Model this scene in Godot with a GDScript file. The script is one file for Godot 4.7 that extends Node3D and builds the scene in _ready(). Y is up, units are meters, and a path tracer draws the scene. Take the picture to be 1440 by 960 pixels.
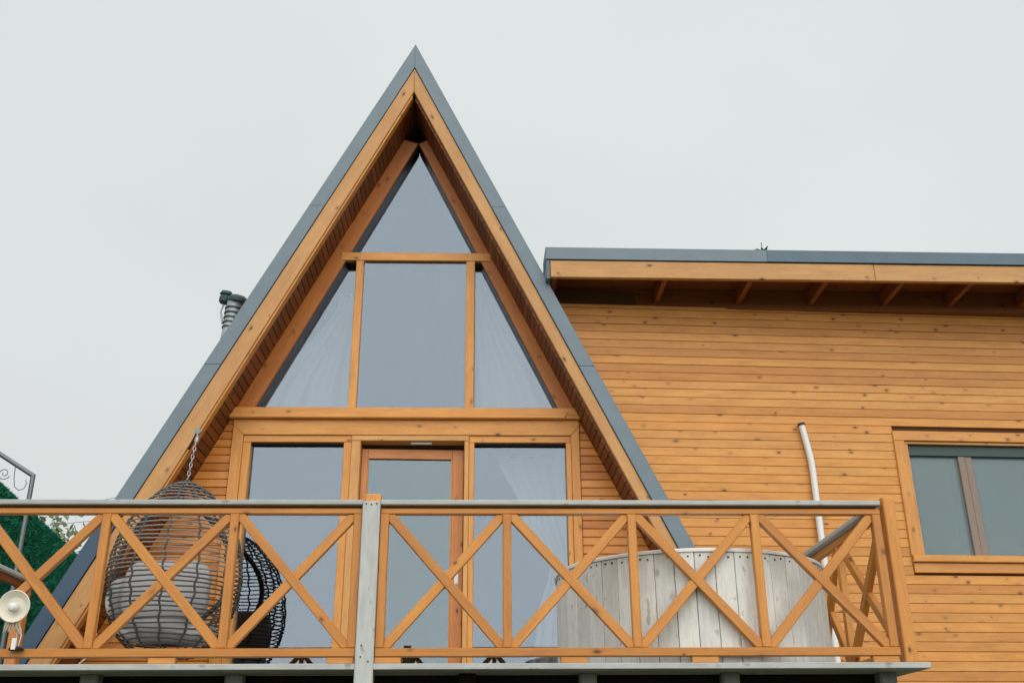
extends Node3D
# A timber A-frame cabin with a wing, seen from below its balcony. Units are metres, y is up.

var rng := RandomNumberGenerator.new()
var M := {}
var used := {}

const DECK := 2.226          # top of the balcony floor
const RAIL_Z := 3.546        # front face of the balcony railing
const APEX_X := -0.757       # middle of the A-frame
const PITCH := 0.0848        # height of one cladding board

# ---------------------------------------------------------------- camera, sky, sun
func setup_view() -> void:
	var cam := Camera3D.new()
	cam.name = "camera"
	cam.fov = 36.42
	cam.near = 0.05
	cam.far = 400.0
	cam.transform = Transform3D(Basis(Vector3(0.99964185, -0.00527259, 0.02623693), Vector3(-0.00549803, 0.91902296, 0.39416566), Vector3(-0.02619062, -0.39416874, 0.91866482)), Vector3(0, 1.6, 9.52))
	add_child(cam)
	cam.current = true
	var sky_mat := ProceduralSkyMaterial.new()
	sky_mat.sky_horizon_color = lin(0.437, 0.456, 0.452)
	sky_mat.sky_top_color = lin(0.452, 0.478, 0.482)
	sky_mat.sky_curve = 0.6
	sky_mat.ground_horizon_color = Color(0.55, 0.56, 0.53)
	sky_mat.ground_bottom_color = Color(0.3, 0.3, 0.27)
	sky_mat.sun_angle_max = 0.5
	sky_mat.sky_cover = ImageTexture.create_from_image(cloud_cover())
	sky_mat.sky_cover_modulate = Color(1, 1, 1, 1)
	var sky := Sky.new()
	sky.sky_material = sky_mat
	var env := Environment.new()
	env.background_mode = Environment.BG_SKY
	env.sky = sky
	env.tonemap_mode = Environment.TONE_MAPPER_LINEAR
	env.tonemap_exposure = 1.6
	env.sdfgi_enabled = true
	env.ssao_enabled = true
	env.ssil_enabled = true
	var we := WorldEnvironment.new()
	we.name = "world_environment"
	we.environment = env
	add_child(we)
	var sun := DirectionalLight3D.new()
	sun.name = "sun"
	sun.light_energy = 0.5
	sun.light_angular_distance = 90.0
	sun.light_color = Color(1.0, 0.985, 0.96)
	sun.shadow_enabled = true
	add_child(sun)
	sun.look_at_from_position(Vector3(3.0, 12.0, 15.0), Vector3(0, 2, 0), Vector3.UP)

# Very faint unevenness of a closed cloud layer, the same in every direction.
func cloud_cover() -> Image:
	var img := Image.create(512, 256, false, Image.FORMAT_RGBA8)
	var n := FastNoiseLite.new()
	n.seed = 3
	n.frequency = 1.0
	n.fractal_octaves = 4
	for x in 512:
		for y in 256:
			var a := TAU * x / 512.0
			var e := PI * (0.5 - y / 256.0)
			var v := n.get_noise_3d(cos(a) * cos(e) * 1.6, sin(e) * 3.0, sin(a) * cos(e) * 1.6)
			img.set_pixel(x, y, Color(0.72, 0.76, 0.8, clampf(0.02 + 0.06 * v, 0.0, 0.1)))
	return img

# ---------------------------------------------------------------- materials
func lin(r: float, g: float, b: float) -> Color:
	return Color(r, g, b).linear_to_srgb()

func plain(called: String, c: Color, rough := 0.6, metal := 0.0) -> StandardMaterial3D:
	var m := StandardMaterial3D.new()
	m.resource_name = called
	m.albedo_color = c
	m.roughness = rough
	m.metallic = metal
	return m

# Pine under an orange stain: grain runs along u (3 m), 0.6 m across in v.
func pine_image() -> Image:
	var w := 1536
	var h := 384
	var img := Image.create(w, h, false, Image.FORMAT_RGB8)
	var n := FastNoiseLite.new()
	n.seed = 11
	n.noise_type = FastNoiseLite.TYPE_SIMPLEX
	n.frequency = 1.0
	var r := RandomNumberGenerator.new()
	r.seed = 5
	var knots := []
	for i in 17:
		knots.append([r.randf() * 3.0, r.randf() * 0.6, r.randf_range(0.005, 0.0145) * (1.3 if i % 6 == 0 else 1.0), r.randf_range(0.35, 1.0), r.randf_range(1.3, 2.3)])
	var bins := []
	for i in 48:
		bins.append([])
	for k in knots:
		var b0 := int(k[0] * 16.0)
		for d in [-1, 0, 1]:
			bins[posmod(b0 + d, 48)].append(k)
	for x in w:
		var u := 3.0 * x / w
		var a := TAU * u / 3.0
		var cx := cos(a)
		var cy := sin(a)
		var near: Array = bins[int(u * 16.0) % 48]
		for y in h:
			var v := 0.6 * y / h
			var bend := 0.0
			var dark := 0.0
			var halo := 0.0
			for k in near:
				var dx: float = fposmod(u - k[0] + 1.5, 3.0) - 1.5
				var dy: float = v - k[1]
				var e: float = sqrt(dx * dx / (k[4] * k[4]) + dy * dy) / k[2]
				if e < 6.0:
					bend += dy / k[2] * exp(-e * 0.7) * 0.004
					if e < 1.0:
						dark = maxf(dark, k[3] * (1.0 - 0.5 * e * e))
					elif e < 2.2:
						halo = maxf(halo, k[3] * (2.2 - e) / 1.2)
			var vv := v - bend
			var n1 := n.get_noise_3d(cx * 0.9, cy * 0.9, vv * 26.0)
			var n2 := n.get_noise_3d(cx * 3.4 + 7.0, cy * 3.4, vv * 150.0)
			var n3 := n.get_noise_3d(cx * 0.7, cy * 0.7 + 9.0, vv * 5.0)
			var ring := 0.5 + 0.5 * sin((vv * 55.0 + n1 * 1.3 + n3 * 2.0) * TAU)
			var g := 0.5 + 0.28 * n1 + 0.22 * n2 + 0.18 * (ring - 0.5) + 0.32 * n3
			g = clampf(g, 0.0, 1.0)
			var c := Vector3(0.49, 0.214, 0.054).lerp(Vector3(0.735, 0.378, 0.115), g)
			c = c.lerp(Vector3(0.33, 0.12, 0.032), halo * 0.5)
			c = c.lerp(Vector3(0.06, 0.022, 0.01), dark)
			img.set_pixel(x, y, lin(c.x, c.y, c.z))
	return img

# Silver weathered softwood with darker streaks and blotches.
func grey_image() -> Image:
	var w := 1024
	var h := 384
	var img := Image.create(w, h, false, Image.FORMAT_RGB8)
	var n := FastNoiseLite.new()
	n.seed = 31
	n.noise_type = FastNoiseLite.TYPE_SIMPLEX
	n.frequency = 1.0
	for x in w:
		var u := 3.0 * x / w
		var a := TAU * u / 3.0
		var cx := cos(a)
		var cy := sin(a)
		for y in h:
			var v := 0.6 * y / h
			var n1 := n.get_noise_3d(cx * 1.2, cy * 1.2, v * 34.0)
			var n2 := n.get_noise_3d(cx * 5.0 + 4.0, cy * 5.0, v * 210.0)
			var n3 := n.get_noise_3d(cx * 2.6, cy * 2.6 + 5.0, v * 11.0)
			var g := clampf(0.55 + 0.22 * n1 + 0.22 * n2 + 0.22 * n3, 0.0, 1.0)
			var c := Vector3(0.50, 0.495, 0.47).lerp(Vector3(0.86, 0.87, 0.85), g)
			var st := clampf((n3 - 0.42) * 2.2 + n1 * 0.3, 0.0, 0.55)
			c = c.lerp(Vector3(0.2, 0.185, 0.165), st)
			img.set_pixel(x, y, lin(c.x, c.y, c.z))
	return img

func speckle_image(seed_: int, a: Vector3, b: Vector3, scale_: float) -> Image:
	var img := Image.create(256, 256, false, Image.FORMAT_RGB8)
	var n := FastNoiseLite.new()
	n.seed = seed_
	n.frequency = 1.0
	n.fractal_octaves = 4
	for x in 256:
		for y in 256:
			var g := clampf(0.5 + 0.75 * n.get_noise_2d(x * scale_ / 256.0, y * scale_ / 256.0), 0, 1)
			var c := a.lerp(b, g)
			img.set_pixel(x, y, lin(c.x, c.y, c.z))
	return img

func timber(called: String, tex: Texture2D, tint: Color, rough := 0.5, spec := 0.5) -> StandardMaterial3D:
	var m := plain(called, tint, rough)
	m.albedo_texture = tex
	m.metallic_specular = spec
	m.heightmap_enabled = true
	m.heightmap_texture = tex
	m.heightmap_scale = 0.06
	return m

func setup_materials() -> void:
	var pine := ImageTexture.create_from_image(pine_image())
	var grey := ImageTexture.create_from_image(grey_image())
	M.clad = []
	for c in [Color(1, 0.985, 0.9), Color(0.95, 0.915, 0.81), Color(1, 0.95, 0.82), Color(0.98, 0.965, 0.88), Color(0.92, 0.86, 0.73), Color(1, 0.965, 0.84)]:
		M.clad.append(timber("stained_pine", pine, c))
	M.gable_clad = []  # orange stain deepened in the tint for warm light bounced under the gable
	for c in [Color(0.99, 0.88, 0.66), Color(0.94, 0.81, 0.58), Color(1, 0.91, 0.7), Color(0.9, 0.77, 0.54)]:
		M.gable_clad.append(timber("bounce_tinted_pine", pine, c, 0.4))
	M.pine = timber("stained_pine_trim", pine, Color(0.985, 0.945, 0.8), 0.45)
	M.pine2 = timber("stained_pine_trim", pine, Color(0.95, 0.895, 0.77), 0.45)
	M.rail = []
	for c in [Color(0.945, 0.88, 0.67), Color(0.905, 0.825, 0.61), Color(0.965, 0.9, 0.7), Color(0.885, 0.805, 0.59)]:
		M.rail.append(timber("railing_pine", pine, c, 0.45))
	M.rafter = timber("amber_pine", pine, Color(0.84, 0.7, 0.48), 0.45)
	M.pale = timber("haze_paled_pine", pine, Color(0.985, 1, 1), 0.5)
	M.pale.albedo_color = Color(0.9, 0.925, 0.985)  # paler tint stands in for lens haze over the high boards
	M.pink = timber("primed_pine", pine, Color(0.95, 0.97, 1.0), 0.5)
	M.soffit = []  # dark tints put the shade under the overhang into the colour
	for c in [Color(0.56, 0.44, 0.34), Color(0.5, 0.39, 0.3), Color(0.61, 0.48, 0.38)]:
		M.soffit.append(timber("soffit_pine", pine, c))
	M.door = timber("reddish_pine", pine, Color(0.93, 0.82, 0.72), 0.4)
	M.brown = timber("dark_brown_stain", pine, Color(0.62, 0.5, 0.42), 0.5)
	M.grey = []
	for c in [Color(0.98, 0.995, 1), Color(0.94, 0.96, 0.97), Color(0.97, 0.98, 0.98), Color(0.92, 0.935, 0.94), Color(0.99, 1, 1)]:
		M.grey.append(timber("weathered_wood", grey, c, 0.8, 0.3))
	M.cap = []
	for c in [Color(0.8, 0.82, 0.83), Color(0.76, 0.78, 0.79), Color(0.83, 0.85, 0.86)]:
		M.cap.append(timber("weathered_cap_wood", grey, c, 0.7, 0.4))
	M.stump = timber("grey_post", grey, Color(0.55, 0.55, 0.55), 0.9, 0.2)
	M.underside_shade = timber("shade_darkened_wood", grey, Color(0.13, 0.125, 0.115), 0.9, 0.2)  # near-black tint stands in for the shade below the deck
	M.flash = plain("grey_coated_metal", lin(0.105, 0.168, 0.215), 0.42)
	M.flash.metallic_specular = 0.6
	M.flash_blue = plain("blue_grey_coated_metal", lin(0.07, 0.13, 0.18), 0.4)
	var mott := ImageTexture.create_from_image(speckle_image(52, Vector3(0.82, 0.83, 0.84), Vector3(1, 1, 1), 5.0))
	M.flash_deep = plain("deep_blue_coated_metal", lin(0.018, 0.062, 0.12), 0.4)
	for fm in [M.flash, M.flash_blue, M.flash_deep]:
		fm.albedo_texture = mott
		fm.uv1_triplanar = true
		fm.uv1_world_triplanar = true
		fm.uv1_scale = Vector3(0.6, 0.6, 0.6)
	M.roof = plain("brown_roof_boarding", lin(0.2, 0.13, 0.08), 0.8)
	var white_img := Image.create(4, 4, false, Image.FORMAT_RGB8)
	white_img.fill(Color.WHITE)
	var white_tex := ImageTexture.create_from_image(white_img)
	var gl := plain("coated_glass", Color(lin(0.243, 0.298, 0.36), 0.36), 0.015, 1.0)
	gl.albedo_texture = white_tex
	gl.transparency = BaseMaterial3D.TRANSPARENCY_ALPHA
	M.glass = gl
	var gl2: StandardMaterial3D = gl.duplicate()
	gl2.albedo_color = Color(lin(0.218, 0.28, 0.322), 0.36)
	M.glass_dark = gl2
	M.profile = plain("anthracite_profile", lin(0.02, 0.032, 0.04), 0.35)
	M.shade_strip = plain("shade_black", lin(0.012, 0.012, 0.013), 0.7)  # flat black for the painted shade line under the window heads
	M.dark = plain("brown_interior_panelling", lin(0.2, 0.13, 0.08), 0.8)
	M.shadowgap = plain("brown_backing", lin(0.10, 0.045, 0.018), 0.9)
	M.white = plain("white_plastic", lin(0.72, 0.74, 0.74), 0.35)
	M.liner = plain("white_liner", lin(0.78, 0.8, 0.81), 0.3)
	M.black = plain("black_plastic", lin(0.015, 0.016, 0.018), 0.5)
	M.steel = plain("galvanised_steel", lin(0.42, 0.44, 0.45), 0.45, 0.6)
	M.dull = plain("dull_painted_steel", lin(0.2, 0.23, 0.25), 0.5, 0.2)
	M.cane = plain("grey_brown_cane", lin(0.05, 0.048, 0.047), 0.6)
	M.cane2 = plain("grey_cane", lin(0.2, 0.182, 0.172), 0.6)
	var fab := ImageTexture.create_from_image(speckle_image(8, Vector3(0.42, 0.43, 0.43), Vector3(0.56, 0.57, 0.57), 60.0))
	M.cushion = plain("light_grey_fabric", Color.WHITE, 0.95)
	M.cushion.albedo_texture = fab
	M.cushion.uv1_triplanar = true
	M.cushion.uv1_scale = Vector3(2, 2, 2)
	M.curtain = plain("grey_white_sheer", lin(0.62, 0.64, 0.66), 0.95)
	M.curtain.backlight_enabled = true
	M.curtain.backlight = Color(0.5, 0.5, 0.5)
	M.screen = plain("insect_mesh", Color(lin(0.29, 0.395, 0.42), 0.36), 0.9)
	M.screen.transparency = BaseMaterial3D.TRANSPARENCY_ALPHA
	var wv := Image.create(64, 64, false, Image.FORMAT_RGBA8)
	for x in 64:
		for y in 64:
			var t := 0.5 + 0.5 * sin(TAU * (y + 1.2 * sin(TAU * x / 64.0)) / 8.0)
			wv.set_pixel(x, y, Color(0.93 + 0.07 * t, 0.93 + 0.07 * t, 0.93 + 0.07 * t, 0.9 + 0.1 * t))
	M.screen.albedo_texture = ImageTexture.create_from_image(wv)
	M.screen.uv1_triplanar = true
	M.screen.uv1_scale = Vector3(4.5, 4.5, 4.5)
	M.taupe = plain("taupe_window_sash", lin(0.225, 0.17, 0.14), 0.5)
	var conc := ImageTexture.create_from_image(speckle_image(21, Vector3(0.16, 0.16, 0.155), Vector3(0.36, 0.36, 0.35), 9.0))
	M.concrete = plain("rough_concrete", Color.WHITE, 0.95)
	M.concrete.albedo_texture = conc
	M.concrete.uv1_triplanar = true
	M.concrete.uv1_scale = Vector3(2.5, 2.5, 2.5)
	var soil := ImageTexture.create_from_image(speckle_image(41, Vector3(0.05, 0.06, 0.03), Vector3(0.12, 0.13, 0.07), 16.0))
	M.ground = plain("grass_and_soil", Color.WHITE, 1.0)
	M.ground.albedo_texture = soil
	M.ground.uv1_triplanar = true
	M.ground.uv1_world_triplanar = true
	M.ground.uv1_scale = Vector3(0.4, 0.4, 0.4)
	M.turf = plain("artificial_turf", lin(0.06, 0.72, 0.42), 0.6)
	M.turf.vertex_color_use_as_albedo = true
	M.turf_back = plain("turf_backing", lin(0.014, 0.4, 0.22), 0.9)
	M.leaf = plain("leaf", lin(0.19, 0.25, 0.14), 0.7)
	M.leaf.vertex_color_use_as_albedo = true
	M.leaf.backlight_enabled = true
	M.leaf.backlight = Color(0.25, 0.3, 0.15)
	M.bark = plain("bark", lin(0.09, 0.07, 0.05), 0.95)
	M.cream = plain("cream_enamel", lin(0.74, 0.7, 0.6), 0.4)
	M.straw = plain("dried_grass", lin(0.4, 0.35, 0.28), 0.9)
	M.chimney = plain("stove_pipe", lin(0.36, 0.40, 0.44), 0.45, 0.3)
	M.chimney_dark = plain("dark_green_enamel", lin(0.02, 0.055, 0.055), 0.5)

# ---------------------------------------------------------------- naming helpers
func numbered(called: String) -> String:
	if not used.has(called):
		used[called] = 0
		return called
	used[called] += 1
	return "%s_%03d" % [called, used[called]]

func thing(called: String, label: String, category: String, at := Vector3.ZERO, group := "") -> Node3D:
	var o := Node3D.new()
	o.name = numbered(called)
	add_child(o)
	o.position = at
	o.set_meta("label", label)
	o.set_meta("category", category)
	if group != "":
		o.set_meta("group", group)
	return o

# Adds a mesh to a parent; at is given in the same (world-aligned) frame as the parent's own origin.
func put(parent: Node3D, called: String, mesh: Mesh, mat: Material, at := Vector3.ZERO) -> MeshInstance3D:
	var o := MeshInstance3D.new()
	o.name = called
	o.mesh = mesh
	o.material_override = mat
	o.cast_shadow = GeometryInstance3D.SHADOW_CASTING_SETTING_ON
	parent.add_child(o, true)
	o.position = at
	return o

func from_world(parent: Node3D, p: Vector3) -> Vector3:
	var t := Transform3D.IDENTITY
	var q: Node = parent
	while q is Node3D and q != self:
		t = q.transform * t
		q = q.get_parent()
	return t.affine_inverse() * p

# ---------------------------------------------------------------- mesh helpers
func tri(st: SurfaceTool, a: Vector3, b: Vector3, c: Vector3, n: Vector3, ua := Vector2.ZERO, ub := Vector2.ZERO, uc := Vector2.ZERO) -> void:
	if (b - a).cross(c - a).dot(n) > 0.0:
		var t := b
		b = c
		c = t
		var tu := ub
		ub = uc
		uc = tu
	for k in [[a, ua], [b, ub], [c, uc]]:
		st.set_normal(n)
		st.set_uv(k[1])
		st.add_vertex(k[0])

func quad(st: SurfaceTool, a: Vector3, b: Vector3, c: Vector3, d: Vector3, n: Vector3, ua := Vector2.ZERO, ub := Vector2.ZERO, uc := Vector2.ZERO, ud := Vector2.ZERO) -> void:
	tri(st, a, b, c, n, ua, ub, uc)
	tri(st, a, c, d, n, ua, uc, ud)

func ccw(poly: PackedVector2Array) -> PackedVector2Array:
	var area := 0.0
	for i in poly.size():
		area += poly[i].cross(poly[(i + 1) % poly.size()])
	if area < 0.0:
		poly.reverse()
	return poly

func inset(poly: PackedVector2Array, d: float) -> PackedVector2Array:
	var out := PackedVector2Array()
	var n := poly.size()
	for i in n:
		var p0 := poly[(i + n - 1) % n]
		var p1 := poly[i]
		var p2 := poly[(i + 1) % n]
		var d1 := (p1 - p0).normalized()
		var d2 := (p2 - p1).normalized()
		var n1 := Vector2(-d1.y, d1.x)
		var n2 := Vector2(-d2.y, d2.x)
		var m := n1 + n2
		var k := m.length_squared()
		out.append(p1 + (m * (2.0 * d / k) if k > 0.2 else n1 * d))
	return out

# A convex outline (x, y) with thickness from zb to zf, its front edges chamfered; grain runs along g.
func prism(poly_in: PackedVector2Array, zb: float, zf: float, g := Vector2(1, 0), bev := 0.004) -> ArrayMesh:
	var poly := ccw(poly_in)
	var st := SurfaceTool.new()
	st.begin(Mesh.PRIMITIVE_TRIANGLES)
	var off := Vector2(rng.randf(), rng.randf())
	var flip := -1.0 if rng.randf() < 0.5 else 1.0
	var gp := Vector2(-g.y, g.x)
	var uv := func(p: Vector2, z: float) -> Vector2: return off + Vector2(flip * p.dot(g) / 3.0, (p.dot(gp) + (zf - z)) / 0.6)
	var f := inset(poly, bev)
	var n := poly.size()
	for i in range(1, n - 1):
		tri(st, Vector3(f[0].x, f[0].y, zf), Vector3(f[i].x, f[i].y, zf), Vector3(f[i + 1].x, f[i + 1].y, zf), Vector3(0, 0, 1), uv.call(f[0], zf), uv.call(f[i], zf), uv.call(f[i + 1], zf))
		tri(st, Vector3(poly[0].x, poly[0].y, zb), Vector3(poly[i].x, poly[i].y, zb), Vector3(poly[i + 1].x, poly[i + 1].y, zb), Vector3(0, 0, -1), uv.call(poly[0], zb), uv.call(poly[i], zb), uv.call(poly[i + 1], zb))
	var zm := zf - bev
	for i in n:
		var j := (i + 1) % n
		var d := (poly[j] - poly[i]).normalized()
		var nn := Vector3(d.y, -d.x, 0)
		quad(st, Vector3(poly[i].x, poly[i].y, zm), Vector3(poly[j].x, poly[j].y, zm), Vector3(f[j].x, f[j].y, zf), Vector3(f[i].x, f[i].y, zf), (nn + Vector3(0, 0, 1)).normalized(), uv.call(poly[i], zm), uv.call(poly[j], zm), uv.call(f[j], zf), uv.call(f[i], zf))
		quad(st, Vector3(poly[i].x, poly[i].y, zb), Vector3(poly[j].x, poly[j].y, zb), Vector3(poly[j].x, poly[j].y, zm), Vector3(poly[i].x, poly[i].y, zm), nn, uv.call(poly[i], zb), uv.call(poly[j], zb), uv.call(poly[j], zm), uv.call(poly[i], zm))
	return st.commit()

func rect(x0: float, y0: float, x1: float, y1: float) -> PackedVector2Array:
	return PackedVector2Array([Vector2(x0, y0), Vector2(x1, y0), Vector2(x1, y1), Vector2(x0, y1)])

# A planar piece given in world coordinates, hung under a parent with its origin at its middle.
func slab(parent: Node3D, called: String, mat: Material, poly: PackedVector2Array, zb: float, zf: float, g := Vector2(1, 0), bev := 0.004) -> MeshInstance3D:
	var c := Vector2.ZERO
	for p in poly:
		c += p
	c /= poly.size()
	var loc := PackedVector2Array()
	for p in poly:
		loc.append(p - c)
	return put(parent, called, prism(loc, zb - zf, 0.0, g, bev), mat, from_world(parent, Vector3(c.x, c.y, zf)))

# The same in the parent's own axes (for a turned wing).
func slab_local(parent: Node3D, called: String, mat: Material, poly: PackedVector2Array, zb: float, zf: float, g := Vector2(1, 0), bev := 0.004) -> MeshInstance3D:
	var c := Vector2.ZERO
	for p in poly:
		c += p
	c /= poly.size()
	var loc := PackedVector2Array()
	for p in poly:
		loc.append(p - c)
	return put(parent, called, prism(loc, zb - zf, 0.0, g, bev), mat, Vector3(c.x, c.y, zf))

# A bar from a to b, w across (along up) and d deep; long edges chamfered, grain along it.
func bar_mesh(length: float, w: float, d: float, bev := 0.004) -> ArrayMesh:
	var st := SurfaceTool.new()
	st.begin(Mesh.PRIMITIVE_TRIANGLES)
	var hw := w / 2
	var hd := d / 2
	var b := minf(bev, minf(hw, hd) * 0.9)
	var prof := [Vector2(hw, hd - b), Vector2(hw - b, hd), Vector2(-hw + b, hd), Vector2(-hw, hd - b), Vector2(-hw, -hd + b), Vector2(-hw + b, -hd), Vector2(hw - b, -hd), Vector2(hw, -hd + b)]
	var off := Vector2(rng.randf(), rng.randf())
	var h := length / 2
	var run := 0.0
	for i in 8:
		var p: Vector2 = prof[i]
		var q: Vector2 = prof[(i + 1) % 8]
		var e := (q - p).length()
		var nn := Vector3(0, (p.x + q.x), (p.y + q.y))
		var dd := q - p
		nn = Vector3(0, -dd.y, dd.x)
		if nn.dot(Vector3(0, p.x + q.x, p.y + q.y)) < 0:
			nn = -nn
		nn = nn.normalized()
		quad(st, Vector3(-h, p.x, p.y), Vector3(h, p.x, p.y), Vector3(h, q.x, q.y), Vector3(-h, q.x, q.y), nn, off + Vector2(-h / 3, run / 0.6), off + Vector2(h / 3, run / 0.6), off + Vector2(h / 3, (run + e) / 0.6), off + Vector2(-h / 3, (run + e) / 0.6))
		run += e
	for s in [-1.0, 1.0]:
		for i in range(1, 7):
			tri(st, Vector3(s * h, prof[0].x, prof[0].y), Vector3(s * h, prof[i].x, prof[i].y), Vector3(s * h, prof[i + 1].x, prof[i + 1].y), Vector3(s, 0, 0), off + prof[0], off + prof[i], off + prof[i + 1])
	return st.commit()

func bar(parent: Node3D, called: String, mat: Material, a: Vector3, b: Vector3, w: float, d: float, up := Vector3.UP, bev := 0.004) -> MeshInstance3D:
	var x := (b - a).normalized()
	var z := x.cross(up).normalized()
	var y := z.cross(x).normalized()
	var o := put(parent, called, bar_mesh((b - a).length(), w, d, bev), mat)
	o.transform = Transform3D(Basis(x, y, z), from_world(parent, (a + b) / 2))
	return o

# A round tube along points; r may be one radius or one for each point.
func tube(st: SurfaceTool, pts: Array, r, sides := 6, closed := false, capped := true) -> void:
	var n := pts.size()
	var rings := []
	var nrm := []
	var last := Vector3.ZERO
	for i in n:
		var a: Vector3 = pts[(i + n - 1) % n] if closed else pts[maxi(i - 1, 0)]
		var b: Vector3 = pts[(i + 1) % n] if closed else pts[mini(i + 1, n - 1)]
		var t := (b - a).normalized()
		var s := last
		if s == Vector3.ZERO:
			s = t.cross(Vector3.UP if absf(t.y) < 0.9 else Vector3.RIGHT)
		s = (s - t * s.dot(t)).normalized()
		last = s
		var q := t.cross(s)
		var ring := []
		var rn := []
		var rad: float = r[i] if r is Array else r
		for k in sides:
			var an := TAU * k / sides
			var d := s * cos(an) + q * sin(an)
			rn.append(d)
			ring.append(pts[i] + d * rad)
		rings.append(ring)
		nrm.append(rn)
	for i in (n if closed else n - 1):
		var j := (i + 1) % n
		for k in sides:
			var l := (k + 1) % sides
			for t3 in [[[i, k], [j, k], [j, l]], [[i, k], [j, l], [i, l]]]:
				var p0: Vector3 = rings[t3[0][0]][t3[0][1]]
				var p1: Vector3 = rings[t3[1][0]][t3[1][1]]
				var p2: Vector3 = rings[t3[2][0]][t3[2][1]]
				var order: Array = t3
				if (p1 - p0).cross(p2 - p0).dot(nrm[i][k] + nrm[i][l]) > 0:
					order = [t3[0], t3[2], t3[1]]
				for v in order:
					st.set_normal(nrm[v[0]][v[1]])
					st.set_uv(Vector2.ZERO)
					st.add_vertex(rings[v[0]][v[1]])
	if capped and not closed:
		for e in [0, n - 1]:
			var t := (pts[1] - pts[0] if e == 0 else pts[n - 1] - pts[n - 2]) as Vector3
			t = t.normalized() * (-1.0 if e == 0 else 1.0)
			for k in range(1, sides - 1):
				tri(st, rings[e][0], rings[e][k], rings[e][k + 1], t)

func begin() -> SurfaceTool:
	var st := SurfaceTool.new()
	st.begin(Mesh.PRIMITIVE_TRIANGLES)
	return st

func tube_mesh(pts: Array, r, sides := 6, closed := false) -> ArrayMesh:
	var st := begin()
	tube(st, pts, r, sides, closed)
	return st.commit()

# A body of revolution about y; prof holds (radius, height).
func lathe(prof: Array, sides := 24) -> ArrayMesh:
	var st := begin()
	for i in prof.size() - 1:
		var p: Vector2 = prof[i]
		var q: Vector2 = prof[i + 1]
		var d := q - p
		if d.length() < 1e-6:
			continue
		var nn := Vector2(d.y, -d.x).normalized()
		for k in sides:
			var a0 := TAU * k / sides
			var a1 := TAU * (k + 1) / sides
			var c0 := Vector3(cos(a0), 0, sin(a0))
			var c1 := Vector3(cos(a1), 0, sin(a1))
			var v := [c0 * p.x + Vector3.UP * p.y, c1 * p.x + Vector3.UP * p.y, c1 * q.x + Vector3.UP * q.y, c0 * q.x + Vector3.UP * q.y]
			var ns := [c0 * nn.x + Vector3.UP * nn.y, c1 * nn.x + Vector3.UP * nn.y, c1 * nn.x + Vector3.UP * nn.y, c0 * nn.x + Vector3.UP * nn.y]
			for t in [[0, 1, 2], [0, 2, 3]]:
				if (v[t[1]] - v[t[0]]).cross(v[t[2]] - v[t[0]]).length() < 1e-12:
					continue
				var o: Array = t
				if (v[t[1]] - v[t[0]]).cross(v[t[2]] - v[t[0]]).dot(ns[t[0]] + ns[t[1]] + ns[t[2]]) > 0:
					o = [t[0], t[2], t[1]]
				for m in o:
					st.set_normal(ns[m])
					st.set_uv(Vector2.ZERO)
					st.add_vertex(v[m])
	return st.commit()

# ---------------------------------------------------------------- the A-frame's lines
func soffit_l(y: float) -> float: return APEX_X - 0.4875 * (8.29 - y)
func soffit_r(y: float) -> float: return APEX_X + 0.4885 * (8.29 - y)
func outer_l(y: float) -> float: return APEX_X - 0.498 * (8.893 - y)
func outer_r(y: float) -> float: return APEX_X + 0.4825 * (8.893 - y)
func joint_l(y: float) -> float: return APEX_X - 0.4957 * (8.595 - y)
func joint_r(y: float) -> float: return APEX_X + 0.4815 * (8.595 - y)
func open_l(y: float) -> float: return -0.724 - 0.4896 * (7.963 - y)
func open_r(y: float) -> float: return -0.724 + 0.476 * (7.963 - y)

func V(x: float, y: float) -> Vector2: return Vector2(x, y)

func pane_mesh(poly: PackedVector2Array) -> ArrayMesh:
	return prism(poly, -0.006, 0.0, Vector2(1, 0), 0.0005)

func pane(parent: Node3D, mat: Material, poly: PackedVector2Array, z := 0.0) -> MeshInstance3D:
	return slab(parent, "pane", mat, poly, z - 0.006, z, Vector2(1, 0), 0.0005)

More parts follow.
